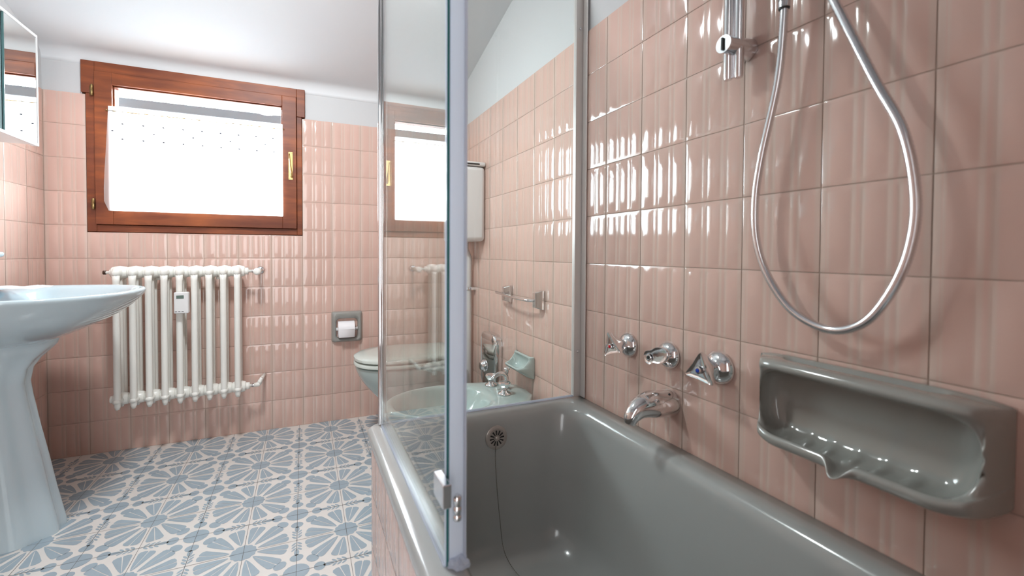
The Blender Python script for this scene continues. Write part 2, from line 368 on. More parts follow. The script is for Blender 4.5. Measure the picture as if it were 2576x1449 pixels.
def petal_half(cx, cy, ang, side, rmax):
    """half a petal beside its white vein"""
    prof = [(.041, .0002, .0018), (.055, .0008, .0078), (.075, .0010, .0138), (.10, .0011, .0198), (rmax - .012, .0012, .0240), (rmax - .004, .0014, .0210), (rmax, .003, .0120)]
    pts = [(r, i) for r, i, o in prof] + [(r, o) for r, i, o in reversed(prof)]
    c, s = math.cos(ang), math.sin(ang)
    return [(cx + r * c - side * w * s, cy + r * s + side * w * c) for r, w in pts]
def sprig(cx, cy, a):
    c, s = math.cos(a), math.sin(a); tr = lambda x, y: (cx + x * c - y * s, cy + x * s + y * c)
    poly([tr(x, y) for x, y in ((-.052, -.0012), (.052, -.0012), (.052, .0012), (-.052, .0012))])
    for d in (1, -1):
        q = tr(d * .062, 0); poly(blob(q[0], q[1], .016, .0075, a))
        for k, x in enumerate((.012, .026, .040)):
            for sd in (1, -1):
                q = tr(d * (x + .006), sd * .0085); poly(blob(q[0], q[1], .0095, .0036, a + d * sd * .75 if d > 0 else a + PI - sd * -.75 * -1 if False else a + sd * d * .75))
FX0, FY0, P = 0.8725, -0.4185, 0.303
for i in range(-3, 4):
    for j in range(-1, 10):
        cx, cy = FX0 + i * P, FY0 - j * P
        if cx < -.16 or cx > 1.45 + .1 or cy < YF - .1: continue
        if cy > 0.16: continue
        cen = []
        for k in range(48):
            t = 2 * PI * k / 48; r = .0345 + .0035 * abs(math.cos(6 * t)) ; cen.append((cx + r * math.cos(t), cy + r * math.sin(t)))
        poly(cen)
        for k in range(12):
            a = math.radians(15 + 30 * k); dg = abs(((15 + 30 * k) % 90) - 45) < 1
            for sd in (1, -1): poly(petal_half(cx, cy, a, sd, .139 if dg else .129))
        sx, sy = cx + P / 2, cy - P / 2
        poly(blob(sx, sy, .036, .034, 0, 20))
        for k in range(8):
            a = k * PI / 4; poly(blob(sx + .064 * math.cos(a), sy + .064 * math.sin(a), .0165, .0195, a, 14, .25 if k % 2 else 0))
        sprig(cx, cy - P / 2, 0); sprig(cx + P / 2, cy, PI / 2)
for k in range(-7, 8):
    x = FX0 + k * P / 2
    if 0.01 < x < RX: poly([(x - .0006, YF), (x + .0006, YF), (x + .0006, 0), (x - .0006, 0)], .0007, 2)
for k in range(-3, 20):
    y = FY0 - k * P / 2
    if YF < y < 0: poly([(0.002, y - .0005), (RX - .002, y - .0005), (RX - .002, y + .0005), (0.002, y + .0005)], .0007, 2)
fl = mb.build('floor', [M['cream'], M['fblue'], M['joint']], smooth=False); struct(fl)

# ------------------------------------------------------------------ window
win = bpy.data.objects.new('window_1', None); COL.objects.link(win); struct(win)
fr = MB()
Y0, Y1 = -0.003, 0.07
fr.box(WX0 + .002, .1815, Y0, Y1, WZ0, 1.65); fr.box(1.0175, WX1 - .002, Y0, Y1, WZ0, 1.65); fr.box(.1815, 1.0175, Y0, Y1, WZ0, 1.0535)
fr.box(.1335, .1815, Y0 - .006, Y1, 1.647, 1.792); fr.box(1.0175, 1.0575, Y0 - .006, Y1, 1.647, 1.792); fr.box(.1815, 1.0175, Y0 - .006, Y1, 1.7465, 1.792)
fr.box(WX0 - .030, WX1 + .030, .075, .09, WZ0 - .03, 1.0536); fr.box(WX0 - .03, .1815, .075, .09, WZ0, 1.80); fr.box(1.0175, WX1 + .03, .075, .09, WZ0, 1.80); fr.box(WX0 - .03, WX1 + .03, .075, .09, 1.7465, 1.80)
fr.box(WX0 - .006, .1815, .012, .076, WZ0 - .006, 1.80); fr.box(1.0175, WX1 + .006, .012, .076, WZ0 - .006, 1.80); fr.box(.1815, 1.0175, .012, .076, WZ0 - .006, 1.0535); fr.box(.178, 1.021, .035, .0755, 1.05, 1.0645); fr.box(.178, .190, .046, .0755, 1.05, 1.75); fr.box(1.009, 1.021, .046, .0755, 1.05, 1.75)
fr.build('window_frame', M['wood'], win, smooth=False, bevel=.002)
sa = MB()
sa.box(.1835, .2475, -.020, .045, 1.0555, 1.7445); sa.box(.9485, 1.0155, -.020, .045, 1.0555, 1.7445)
sa.box(.2475, .9485, -.020, .045, 1.692, 1.7445); sa.box(.2475, .9485, -.020, .045, 1.0555, 1.123)
sa.box(.2475, .2535, -.004, .045, 1.123, 1.692); sa.box(.9425, .9485, -.004, .045, 1.123, 1.692); sa.box(.2475, .9485, -.004, .045, 1.686, 1.692); sa.box(.2475, .9485, -.004, .045, 1.123, 1.129)
sash = sa.build('sash', M['wood'], win, smooth=False, bevel=.002)
g = MB(); g.box(.2535, .9425, .018, .023, 1.129, 1.686); g.build('window_pane', M['pane'], win, smooth=False)
for z0 in (1.632, 1.121):
    h = MB(); h.lathe((.1775, -.024, z0), (0, 0, 1), [(0, .0015), (.003, .0045), (.024, .0045), (.0245, .0035), (.027, .0035), (.0275, .0045), (.048, .0045), (.051, .0015)], 12)
    h.box(.166, .1775, -.012, -.009, z0 + .004, z0 + .047); h.build('hinge', M['oldbrass'], win)
h = MB(); h.box(.9775, .998, -.0235, -.020, 1.311, 1.4545)
for z in (1.317, 1.4485):
    for x in (.9815, .994): h.lathe((x, -.0235, z), (0, -1, 0), [(0, .0018), (.0008, .0018)], 8, mi=1)
hp = h.build('window_handle', [M['brass'], M['oldbrass']], win, smooth=False, bevel=.0008)
h = MB()
secs = [(1.445, .9815, .003, .004), (1.42, .982, .004, .012), (1.385, .985, .0045, .017), (1.35, .990, .006, .018), (1.33, .9925, .0065, .012), (1.322, .9935, .004, .005)]
h.loft([[(x + w * math.cos(a), -.0235 - d * (0.5 + 0.5 * math.sin(a)), z) for a in [2 * PI * k / 12 for k in range(12)]] for z, x, w, d in secs], True, True, True)
h.build('lever', M['brass'], hp)
bmo = MB(); bmo.box(0.0, 1.3, .30, .36, 1.681, 1.728)
bo = bmo.build('eave_board', M['beam'], smooth=False); tag(bo, 'blue-grey horizontal board outside the window, seen above the curtain', 'board')

# curtain: sheer panel on a thin brass rod across the sash
ct = thing('cafe_curtain', 'white sheer half curtain with dark embroidered dots, hung across the wooden window', 'curtain')
cm = MB(); nx, zs = 92, [1.1175, 1.16, 1.22, 1.30, 1.38, 1.44, 1.50, 1.54, 1.5625, 1.5765, 1.5925]
gaps = [(.305, .356), (.460, .512), (.619, .667), (.7725, .819), (.9229, .9505)]
def cpos(x, z):
    e = (1.5925 - z)
    x0 = .236 - .018 * min(1, e / .35) + .014 * max(0, (1.16 - z)) / .04; xx = x0 + (x - .236) / (.951 - .236) * (.951 - x0)
    return (xx, -.0275 - .0025 * math.sin(xx * 95) * min(1, e * 6 + .15) - .0012 * math.sin(xx * 213), z)
xs = [.236 + (.951 - .236) * k / nx for k in range(nx + 1)]
cm.add([cpos(x, z) for z in zs for x in xs], [(r * (nx + 1) + c, r * (nx + 1) + c + 1, (r + 1) * (nx + 1) + c + 1, (r + 1) * (nx + 1) + c) for r in range(len(zs) - 1) for c in range(nx)
       if not (r == 8 and any(a < xs[c] and xs[c + 1] < b for a, b in gaps))])
for row, z, x0, step, n in ((0, 1.5145, .2932, .0767, 9), (1, 1.480, .2585, .1532, 5), (2, 1.4452, .2957, .0769, 9)):
    for k in range(n):
        x = x0 + step * k; c = cpos(x, z); cm.add([(c[0] + .0052 * math.cos(a), -.0345, z + .0040 * math.sin(a)) for a in [2 * PI * i / 8 for i in range(8)]], [tuple(range(8))], 1)
cm.build('curtain_fabric', [M['curtain'], M['dot']], ct)
r = MB(); r.tube([(.226, -.0245, 1.5715), (.958, -.0245, 1.5695)], .0028, 8); r.tube([(.229, -.020, 1.575), (.229, -.026, 1.5745)], .003, 8); r.tube([(.955, -.020, 1.5695), (.955, -.026, 1.5695)], .003, 8); r.build('curtain_rod', M['brass'], ct)
settle(ct)

# ------------------------------------------------------------------ radiator
rd = thing('radiator', 'white cast iron column radiator with nine sections under the window', 'radiator')
NS, X0R, PX = 9, 0.2955, 0.0575
for i in range(NS):
    x = X0R + PX * i; c = MB()
    for yy, rr in ((-.155, .0130), (-.105, .0095), (-.062, .0095)):
        c.tube([(x, yy, .236), (x, yy, .25), (x, yy, .29), (x, yy, .80), (x, yy, .825)], [.007, rr * .92, rr * 1.02, rr, rr * 1.1], 14)
    # rounded head and foot joining the columns
    for z, s in ((.838, 1), (.272, .62)):
        c.loft([[(x + .0285 * k * math.cos(a), y, z + hz * s * math.sin(a)) for a in [2 * PI * t / 16 for t in range(16)]] for y, k, hz in ((-.172, .25, .006), (-.168, .42, .016), (-.155, .55, .022), (-.10, .7, .026), (-.062, .55, .022), (-.052, .4, .014), (-.048, .2, .005))], True, True, True)
        c.lathe((x - PX / 2, -.108, z), (1, 0, 0), [(0, .022), (.004, .025), (PX / 2, .030), (PX - .004, .025), (PX, .022)], 18)
    c.build('section', M['white_enamel'], rd)
v = MB(); xe = X0R + PX * (NS - .5)
v.lathe((xe, -.108, .838), (1, 0, 0), [(0, .017), (.014, .017), (.015, .007), (.030, .007)], 16); v.lathe((xe + .030, -.108, .838), (1, 0, 0), [(0, .009), (.01, .009)], 6, mi=1)
v.tube([(xe + .04, -.108, .838), (xe + .052, -.108, .838), (xe + .058, -.095, .838), (xe + .058, -.004, .838)], [.010, .011, .010, .009], 12)
v.lathe((xe + .056, -.112, .836), (-.1, -1, 0), [(-.012, .012), (.0, .017), (.020, .0175), (.030, .015), (.032, .006)], 18)
v.lathe((xe + .058, -.003, .838), (0, -1, 0), [(0, .019), (.004, .017)], 18, mi=1)
v.build('valve', [M['white_enamel'], M['chrome_soft']], rd)
v = MB(); v.lathe((xe, -.108, .272), (1, 0, 0), [(0, .017), (.016, .017), (.017, .007), (.028, .007)], 16)
v.lathe((xe + .026, -.108, .272), (1, 0, 0), [(0, .009), (.012, .009)], 6, mi=1)
v.tube([(xe + .036, -.108, .272), (xe + .054, -.108, .274), (xe + .060, -.104, .280), (xe + .066, -.08, .292), (xe + .075, -.004, .296)], [.010, .012, .011, .009, .008], 12)
v.lathe((xe + .056, -.106, .276), (.45, 0, 1), [(0, .011), (.018, .010), (.020, .008), (.032, .008)], 14, mi=0)
v.build('return_valve', [M['white_enamel'], M['chrome_soft']], rd)
v = MB(); v.lathe((X0R - PX / 2, -.108, .838), (-1, 0, 0), [(0, .014), (.006, .014), (.008, .007), (.020, .006), (.021, .006)], 14)
v.lathe((X0R - PX / 2 - .020, -.108, .838), (-1, 0, 0), [(0, .009), (.010, .009)], 12, mi=1)
v.build('plug', [M['white_enamel'], M['wood_dark']], rd)
for bx_ in (.42, .66): br = MB(); br.box(bx_, bx_ + .02, -.09, -.001, .80, .815); br.build('bracket', M['white_enamel'], rd)
v = MB(); v.lathe((X0R - PX / 2, -.108, .272), (-1, 0, 0), [(0, .016), (.010, .016), (.012, .008)], 14); v.build('plug', M['white_enamel'], rd)
settle(rd)
hm = thing('heat_meter', 'small white heat cost meter with grey display on the middle of the radiator', 'meter')
b = MB(); b.box(.5135, .5685, -.200, -.170, .6535, .7495); b.build('meter_body', M['white_plastic'], hm, smooth=False, bevel=.005)
b = MB(); b.box(.5235, .552, -.2012, -.1995, .7205, .7355); b.build('display', M['lcd'], hm, smooth=False, bevel=.0004)
b = MB()
for k in range(3): b.box(.518 + k * .0125, .526 + k * .0125, -.2007, -.1995, .661, .6635)
b.build('printed_marks', M['dot'], hm, smooth=False)
settle(hm)

# ------------------------------------------------------------------ toilet paper niche
th = thing('toilet_paper_holder', 'grey ceramic recessed toilet paper holder in the pink tiles of the window wall', 'holder')
b = MB(); X0, X1, Z0, Z1 = 1.187, 1.349, .435, .605; cx, cz = (X0 + X1) / 2, (Z0 + Z1) / 2
rings = []
for y, hx, hz, r, dz in ((-.0015, .081, .085, .012, 0), (-.010, .080, .084, .014, 0), (-.022, .074, .079, .018, 0), (-.026, .068, .072, .02, -.002), (-.020, .0585, .058, .022, -.008), (-.004, .056, .0545, .022, -.010), (.055, .052, .050, .02, -.010)):
    rings.append([(px, y, pz) for px, pz in rrect(cx, cz + dz, hx, hz, r)])
b.loft(rings, True, False, True); b.build('ceramic_niche', M['grey'], th, auto=60)
settle(th)
tp = thing('toilet_paper', 'white toilet paper roll in the grey niche', 'toilet paper')
b = MB(); b.lathe((cx - .048, -.014, cz - .012), (1, 0, 0), [(0, .018), (.0001, .043), (.086, .043), (.0861, .018)], 40); b.build('roll', M['paper'], tp, auto=50)
b = MB(); pts = [(-.0575 + .0004, cz - .012 + .004), (-.0582, cz - .02), (-.0584, cz - .045), (-.0560, cz - .053)]
b.loft([[(cx - .046, y, z) for y, z in pts], [(cx + .036, y, z) for y, z in pts], [(cx + .036, y + .0008, z) for y, z in pts], [(cx - .046, y + .0008, z) for y, z in pts], [(cx - .046, y, z) for y, z in pts]], False); b.build('loose_sheet', M['paper'], tp)
b = MB(); b.lathe((cx - .057, -.014, cz - .012), (1, 0, 0), [(0, .009), (.113, .009)], 14); b.build('spindle', M['white_plastic'], tp)
settle(tp)

# ------------------------------------------------------------------ sink
SY = -0.64
sk = thing('pedestal_sink', 'blue-grey ceramic sink on a fluted pedestal, on the left wall', 'sink')
def outline(tip, hw, z, x0=0.012, n=40, e=2.25, back=0.17):
    pts = []
    for k in range(n + 1):
        t = -PI / 2 + PI * k / n; c, s = max(0, math.cos(t)), math.sin(t)
        bx = min(back, tip * .5)
        pts.append((bx + (tip - bx) * c ** (2 / e * 1.02), SY + hw * math.copysign(abs(s) ** (2 / e * .92), s), z))
    pts += [(x0, SY + hw * .96, z), (x0, SY + hw * .5, z), (x0, SY, z), (x0, SY - hw * .5, z), (x0, SY - hw * .96, z)]
    return pts
b = MB()
R = [outline(.25, .10, .630), outline(.292, .15, .640), outline(.335, .215, .660), outline(.40, .275, .688), outline(.455, .315, .722), outline(.487, .338, .752), outline(.506, .350, .774), outline(.513, .356, .790), outline(.510, .354, .797), outline(.500, .347, .799), outline(.490, .332, .7965),
     outline(.472, .315, .790, .085), outline(.455, .300, .770, .11), outline(.425, .27, .730, .12), outline(.36, .20, .690, .14), outline(.28, .10, .675, .16)]
b.loft(R, True, True, True); b.build('basin', M['sink'], sk, sub=1)
b = MB(); ps = [(.0, .303, .118), (.02, .3015, .117), (.133, .279, .108), (.2445, .260, .100), (.341, .2417, .094), (.45, .2234, .088), (.503, .2165, .087), (.548, .2247, .092), (.579, .245, .104), (.605, .270, .125), (.622, .284, .140), (.640, .288, .146), (.652, .286, .146)]
rings = []
for z, fx, hw in ps:
    ring = []
    for k in range(64):
        t = -PI / 2 + PI * k / 63; fl_ = 1 - .055 * (0.5 - 0.5 * math.cos(10 * (t + PI / 2))) * (1 if z < .55 else max(0, (.65 - z) / .1))
        ring.append((.07 + (fx - .07) * math.cos(t) ** .8 * fl_ if abs(math.cos(t)) > 1e-6 else .07, SY + hw * math.sin(t) * fl_, z))
    ring += [(.05, SY + hw * .98, z), (.05, SY - hw * .98, z)]
    rings.append(ring)
b.loft(rings, True, True, True); b.build('pedestal', M['sink'], sk, auto=70)
settle(sk)
fa = thing('sink_tap', 'chrome tap on the back ledge of the sink, cut off by the left edge', 'tap')
b = MB(); b.lathe((.042, SY, .7965), (0, 0, 1), [(0, .026), (.006, .026), (.012, .019), (.045, .017), (.055, .012)], 20); b.tube(catmull([(.042, SY, .835), (.055, SY + .01, .845), (.075, SY + .02, .838), (.088, SY + .03, .815)]), [.012] * 25, 12); b.build('spout', M['chrome'], fa)
for s in (1, -1):
    b = MB(); b.lathe((.045, SY + s * .1, .7965), (0, 0, 1), [(0, .022), (.005, .022), (.012, .012), (.03, .012), (.034, .022), (.048, .022), (.052, .012)], 20); b.build('knob', M['chrome'], fa)
settle(fa)
ti = MB(); random.seed(8); n = 9
vv = [( .028 + .165 * i / n, -.585 + .15 * j / 5 + .02 * math.sin(i * .9), .8005 + .004 * random.random() + (.006 * abs(math.sin(i * 1.3 + j)) if 0 < i < n else 0)) for i in range(n + 1) for j in range(6)]
ti.add(vv, [(i * 6 + j, (i + 1) * 6 + j, (i + 1) * 6 + j + 1, i * 6 + j + 1) for i in range(n) for j in range(5)])
to = ti.build('tissue', M['paper']); sd = to.modifiers.new('s', 'SOLIDIFY'); sd.thickness = .001; tag(to, 'crumpled white paper tissue lying on the back of the sink', 'tissue')
# ceramic cup holder end on the left wall
b = MB(); b.lathe((0.002, -.545, .925), (1, 0, 0), [(0, .026), (.008, .026), (.016, .016), (.04, .015), (.06, .016)], 20)
b.lathe((.075, -.545, .911), (0, 0, 1), [(0, .034), (.004, .040), (.014, .041), (.018, .037), (.016, .030), (.004, .028)], 28)
o = b.build('cup_holder', M['sink']); tag(o, 'small blue-grey ceramic cup holder on the left wall above the sink', 'holder')

# ------------------------------------------------------------------ mirror cabinet
mc = thing('mirror_cabinet', 'mirrored wall cabinet with thin white frame above the sink', 'cabinet')
b = MB(); b.box(.002, .100, -.95, -.318, 1.338, 1.747); b.build('cabinet_body', M['white_plastic'], mc, smooth=False, bevel=.002)
b = MB(); xf, ya, yb, za, zb = .119, -.95, -.318, 1.332, 1.753
b.box(.1005, xf, ya, yb, za, za + .010); b.box(.1005, xf, ya, yb, zb - .010, zb); b.box(.1005, xf, yb - .0055, yb, za + .010, zb - .010); b.box(.1005, xf, ya, ya + .006, za + .010, zb - .010)
b.build('cabinet_frame', M['white_plastic'], mc, smooth=False, bevel=.001)
b = MB(); b.box(.112, .117, -.519, -.3245, za + .011, zb - .011, 0); b.box(.1119, .1172, -.523, -.5192, za + .011, zb - .011, 1)
b.build('mirror_door', [M['mirror'], M['mirror_edge']], mc, smooth=False)
b = MB(); b.box(.103, .108, -.943, -.50, za + .011, zb - .011); b.build('side_panel', M['teal_panel'], mc, smooth=False)
settle(mc)

# ------------------------------------------------------------------ bathtub
TZ = 0.463
TX0, TX1, TY0, TY1 = 1.2035, RX - .002, -2.93, -1.330
bt = thing('bathtub', 'grey enamel bathtub along the right wall', 'bathtub')
cxT, cyT = (TX0 + TX1) / 2, (TY0 + TY1) / 2; hxT, hyT = (TX1 - TX0) / 2, (TY1 - TY0) / 2
def tr(x0, x1, y0, y1, r, z): return [(px, py, z) for px, py in rrect((x0 + x1) / 2, (y0 + y1) / 2, (x1 - x0) / 2, (y1 - y0) / 2, r, 10)]
b = MB()
# bottom outer edge of the rim, over the rim, down inside
R = [tr(TX0 + .010, TX1, TY0, TY1 - .006, .012, TZ - .040), tr(TX0 + .002, TX1, TY0, TY1 - .001, .014, TZ - .032), tr(TX0, TX1, TY0, TY1, .016, TZ - .020), tr(TX0 + .003, TX1, TY0, TY1 - .002, .018, TZ - .007), tr(TX0 + .012, TX1 - .002, TY0 + .002, TY1 - .006, .022, TZ),
     tr(TX0 + .055, TX1 - .040, TY0 + .06, TY1 - .042, .075, TZ - .001), tr(TX0 + .065, TX1 - .052, TY0 + .08, TY1 - .054, .085, TZ - .004), tr(TX0 + .075, TX1 - .061, TY0 + .10, TY1 - .063, .09, TZ - .016), tr(TX0 + .081, TX1 - .067, TY0 + .12, TY1 - .070, .092, TZ - .040),
     tr(TX0 + .095, TX1 - .079, TY0 + .20, TY1 - .082, .095, .26), tr(TX0 + .115, TX1 - .095, TY0 + .30, TY1 - .098, .095, .12), tr(TX0 + .135, TX1 - .115, TY0 + .36, TY1 - .118, .09, .072), tr(TX0 + .18, TX1 - .16, TY0 + .42, TY1 - .165, .07, .05), tr(TX0 + .25, TX1 - .24, TY0 + .5, TY1 - .25, .05, .045)]
b.loft(R, True, False, True); tub = b.build('tub_shell', M['tub'], bt)
b = MB()
OX, OZ = 1.560, .396; oy = lambda z: -1.4005 - (.40 - z) * .09
b.lathe((OX, oy(OZ) + .001, OZ), (0, -1, .07), [(0, .034), (.004, .034), (.006, .031), (.0065, .026), (.0058, .0255)], 36)
b.lathe((OX, oy(OZ) - .0048, OZ), (0, -1, .07), [(0, .006), (.004, .006), (.006, .003)], 12)
for k in range(12):
    a = 2 * PI * k / 12 + .1; ca, sa_ = math.cos(a), math.sin(a); w = .0024
    q = [(.009, -w * .6), (.0225, -w), (.0225, w), (.009, w * .6)]
    b.add([(OX + r * ca - t * sa_, oy(OZ) - .0064, OZ + r * sa_ + t * ca) for r, t in q], [(0, 1, 2, 3)], 1)
b.build('overflow', [mat('overflow_enamel', (0.40, 0.36, 0.33, 1), .3, .3), M['dark']], bt, auto=40)
b = MB(); cp = catmull([(1.5545, -1.413, .386), (1.5515, -1.415, .34), (1.553, -1.424, .26), (1.557, -1.438, .17), (1.562, -1.456, .095), (1.575, -1.505, .064), (1.60, -1.60, .054), (1.57, -1.66, .053)], 22)
L_ = 0; last = cp[0]; 
for i in range(1, len(cp)):
    if (cp[i] - last).length > .0036:
        c = cp[i]; last = c
        b.add([c + Vector(d) * .0015 for d in ((1, 0, 0), (0, 1, 0), (-1, 0, 0), (0, -1, 0), (0, 0, 1), (0, 0, -1))], [(0, 1, 4), (1, 2, 4), (2, 3, 4), (3, 0, 4), (1, 0, 5), (2, 1, 5), (3, 2, 5), (0, 3, 5)])
b.tube(cp, .0006, 5); b.build('plug_chain', M['chain'], bt)
settle(bt)
# tiled apron of the tub (built-in)
mb = MB(); uvs = []
AX = TX0 + .012
ys = [-TY1 - .0] + [1.36 + T * k for k in range(1, 11)] + [2.93]
tiles(mb, uvs, (AX, 0, 0), (0, -1, 0), (0, 0, 1), (-1, 0, 0), [1.335] + [1.41 + T * k for k in range(0, 11)], [0, .13, .28, .424])
tiles(mb, uvs, (AX, TY1 - .006, 0), (1, 0, 0), (0, 0, 1), (0, 1, 0), [0] + [T * k for k in range(1, 5)] + [TX1 - AX], [0, .13, .28, .424])
mb.box(AX + .0012, AX + .03, -2.93, TY1 - .008, 0, .424, 1); mb.box(AX + .0012, TX1, TY1 - .03, TY1 - .0072, 0, .424, 1)
ap = wall_build('trim_1', mb, uvs)

# ------------------------------------------------------------------ bath screen
GX, GYE = 1.2395, -1.352; ZT = 1.785; GNE = -1.936
sc = thing('bath_screen', 'clear glass shower screen with chrome profiles standing on the tub rim', 'shower screen')
b = MB(); b.box(GX, GX + .005, GNE, GYE - .010, TZ + .003, ZT); b.build('side_glass', M['screen'], sc, smooth=False)
b = MB(); b.box(GX + .010, RX - .024, GYE, GYE + .005, TZ + .003, ZT); b.build('end_glass', M['screen'], sc, smooth=False)
b = MB(); b.lathe((GX - .003, GYE + .001, TZ + .001), (0, 0, 1), [(0, .005), (ZT - TZ, .005)], 14); b.box(GX - .002, GX + .012, GYE - .009, GYE + .009, TZ + .001, ZT); b.build('corner_post', M['chrome'], sc, bevel=.002, auto=40)
b = MB(); b.box(RX - .030, RX - .0022, GYE - .006, GYE + .011, TZ + .001, ZT + .004); b.box(RX - .0060, RX - .0022, GYE - .030, GYE - .006, TZ + .001, ZT + .004); pr = b.build('wall_profile', M['alu'], sc, smooth=False, bevel=.0015)
for z in (1.655, .612):
    b = MB(); b.lathe((RX - .016, GYE - .006, z), (0, -1, 0), [(0, .0045), (.002, .0045), (.003, .003)], 12); b.build('screw', M['chrome_soft'], sc)
b = MB(); b.box(GX + .0052, GX + .0285, GNE - .003, GNE + .011, TZ + .004, ZT); b.build('edge_profile', M['satin'], sc, smooth=False, bevel=.003)
b = MB(); b.box(GX - .001, GX + .0060, GNE - .0045, GNE - .0002, TZ + .004, ZT); b.box(GX + .0285, GX + .0305, GNE - .010, GNE + .004, TZ + .004, ZT); b.build('seal_strip', M['seal'], sc, smooth=False, bevel=.0008)
b = MB(); b.box(GX + .0004, GX + .0046, GNE - .0052, GNE - .0046, TZ + .004, ZT); b.build('glass_edge', M['teal'], sc, smooth=False)
b = MB(); b.box(GX - .0145, GX - .0015, -1.972, -1.925, .572, .606); b.box(GX - .004, GX + .001, -1.955, -1.922, .580, .598); b.build('door_handle', M['chrome_soft'], sc, smooth=False, bevel=.0015)
b = MB(); b.lathe((GX + .017, GNE - .006, .533), (0, 0, 1), [(0, .004), (.002, .0068), (.009, .0068), (.0095, .0058), (.011, .0058), (.0115, .0068), (.022, .0068), (.0225, .0058), (.024, .0058), (.0245, .0068), (.036, .0068), (.040, .003)], 16); b.build('hinge_knuckle', M['chrome'], sc)
b = MB(); b.box(GX - .0025, GX + .0075, GNE, GYE - .01, TZ + .0005, TZ + .0045); b.box(GX + .012, RX - .03, GYE - .003, GYE + .008, TZ + .0005, TZ + .0045); b.build('bottom_seal', M['seal'], sc, smooth=False, bevel=.001)
random.seed(3)
ico = bmesh.new(); bmesh.ops.create_icosphere(ico, subdivisions=3, radius=.015)
for v_ in ico.verts:
    k = 1 + .25 * math.sin(v_.co.x * 400) * math.cos(v_.co.y * 350) + .12 * random.random(); v_.co = Vector((v_.co.x * 1.0 * k, v_.co.y * .9 * k, max(v_.co.z * .75 * k, -.003)))
me = bpy.data.meshes.new('silicone'); ico.to_mesh(me); ico.free(); me.materials.append(M['seal']); so = bpy.data.objects.new('silicone_blob', me); COL.objects.link(so); so.parent = sc; so.location = (GX + .020, GNE - .004, TZ + .004)
settle(sc)

# ------------------------------------------------------------------ bath taps on the right wall
def tri_handle(b, c, rot, size=.034, lever=False):
    """three cornered handle, hollow sided, standing out from the wall along -x"""
    rings = []
    for off, k in ((-.007, .50), (.0, .60), (.010, .72), (.022, .88), (.034, 1.0), (.0385, .985), (.0400, .95), (.0388, .86), (.0375, .60)):
        ring = []
        for i in range(60):
            t = 2 * PI * i / 60
            if lever:
                cs = math.cos(t - rot); f = .40 + 1.05 * max(0, cs) ** 5 + .05 * max(0, -cs)
            else:
                q = ((t - rot) / (2 * PI / 3)) % 1; e = abs(q - .5) * 2
                f = min(.5 / math.cos(e * PI / 3) * (1 - .07 * (1 - e)), .94)
            w = min(1, max(0, (off + .007) / .035)); rr = size * k * (f * w + .62 * (1 - w))
            ring.append((c[0] - off, c[1] + rr * math.cos(t), c[2] + rr * math.sin(t)))
        rings.append(ring)
    b.loft(rings, True, True, True)
for nm, y, z, rot, cap, lab, r_ in (('bath_tap', -1.585, .677, math.radians(70), 'red', 'chrome triangular bath tap with a red centre, leftmost of the three taps', .034), ('diverter_tap', -1.732, .680, math.radians(160), 'dark', 'chrome shower diverter with a black centre, between the red and blue bath taps', .034), ('bath_tap', -1.877, .684, math.radians(95), 'blue', 'chrome triangular bath tap with a blue centre, rightmost of the three taps', .036)):
    t = thing(nm, lab, 'tap', 'wall taps over the bathtub')
    b = MB(); b.lathe((RX - .0015, y, z), (-1, 0, 0), [(0, r_), (.003, r_), (.007, r_ * .95), (.013, r_ * .80), (.018, r_ * .58), (.021, .013), (.030, .012)], 40); b.build('flange', M['chrome'], t)
    b = MB()
    if nm == 'bath_tap':
        tri_handle(b, (RX - .026, y, z), rot, .043)
    else:
        tri_handle(b, (RX - .026, y, z), rot, .043, True)
    b.build('handle', M['chrome'], t, auto=45)
    b = MB(); b.lathe((RX - .0662, y, z), (-1, 0, 0), [(0, .0075), (.002, .0075), (.0025, .0055)], 20); b.lathe((RX - .0680, y, z), (-1, 0, 0), [(0, .0048), (.0016, .0045), (.0022, .002)], 16, mi=1); b.build('centre_cap', [M['chrome'], M[cap]], t, auto=40)
    settle(t)
t = thing('bath_spout', 'chrome curved bath spout below the taps on the right wall', 'spout')
b = MB(); rings = []
path = catmull([(RX - .0015, -1.736, .562), (RX - .03, -1.736, .563), (RX - .07, -1.736, .566), (RX - .100, -1.736, .560), (RX - .120, -1.736, .544), (RX - .126, -1.736, .527)], 5)
for i, p_ in enumerate(path):
    s = i / (len(path) - 1); hw = .033 * (1 - s) ** 1.1 + .0125; hz = .031 * (1 - s) ** 1.0 + .0125
    tdir = (path[min(i + 1, len(path) - 1)] - path[max(0, i - 1)]).normalized(); up = Vector((0, 1, 0)).cross(tdir).normalized(); up = up if up.z > 0 or s > .8 else -up
    if up.dot(Vector((-.6, 0, 1))) < 0: up = -up
    hw, hz = min(hw, .034), min(hz, .033)
    rings.append([p_ + Vector((0, 1, 0)) * hw * math.cos(a) + up * hz * math.sin(a) for a in [2 * PI * k / 28 for k in range(28)]])
b.loft(rings, True, True, True); b.build('spout_body', M['chrome'], t, auto=60)
b = MB(); b.lathe((RX - .022, -1.752, .586), (0, -.55, .85), [(0, .003), (.006, .003)], 10); b.build('set_screw', M['dark'], t)
settle(t)

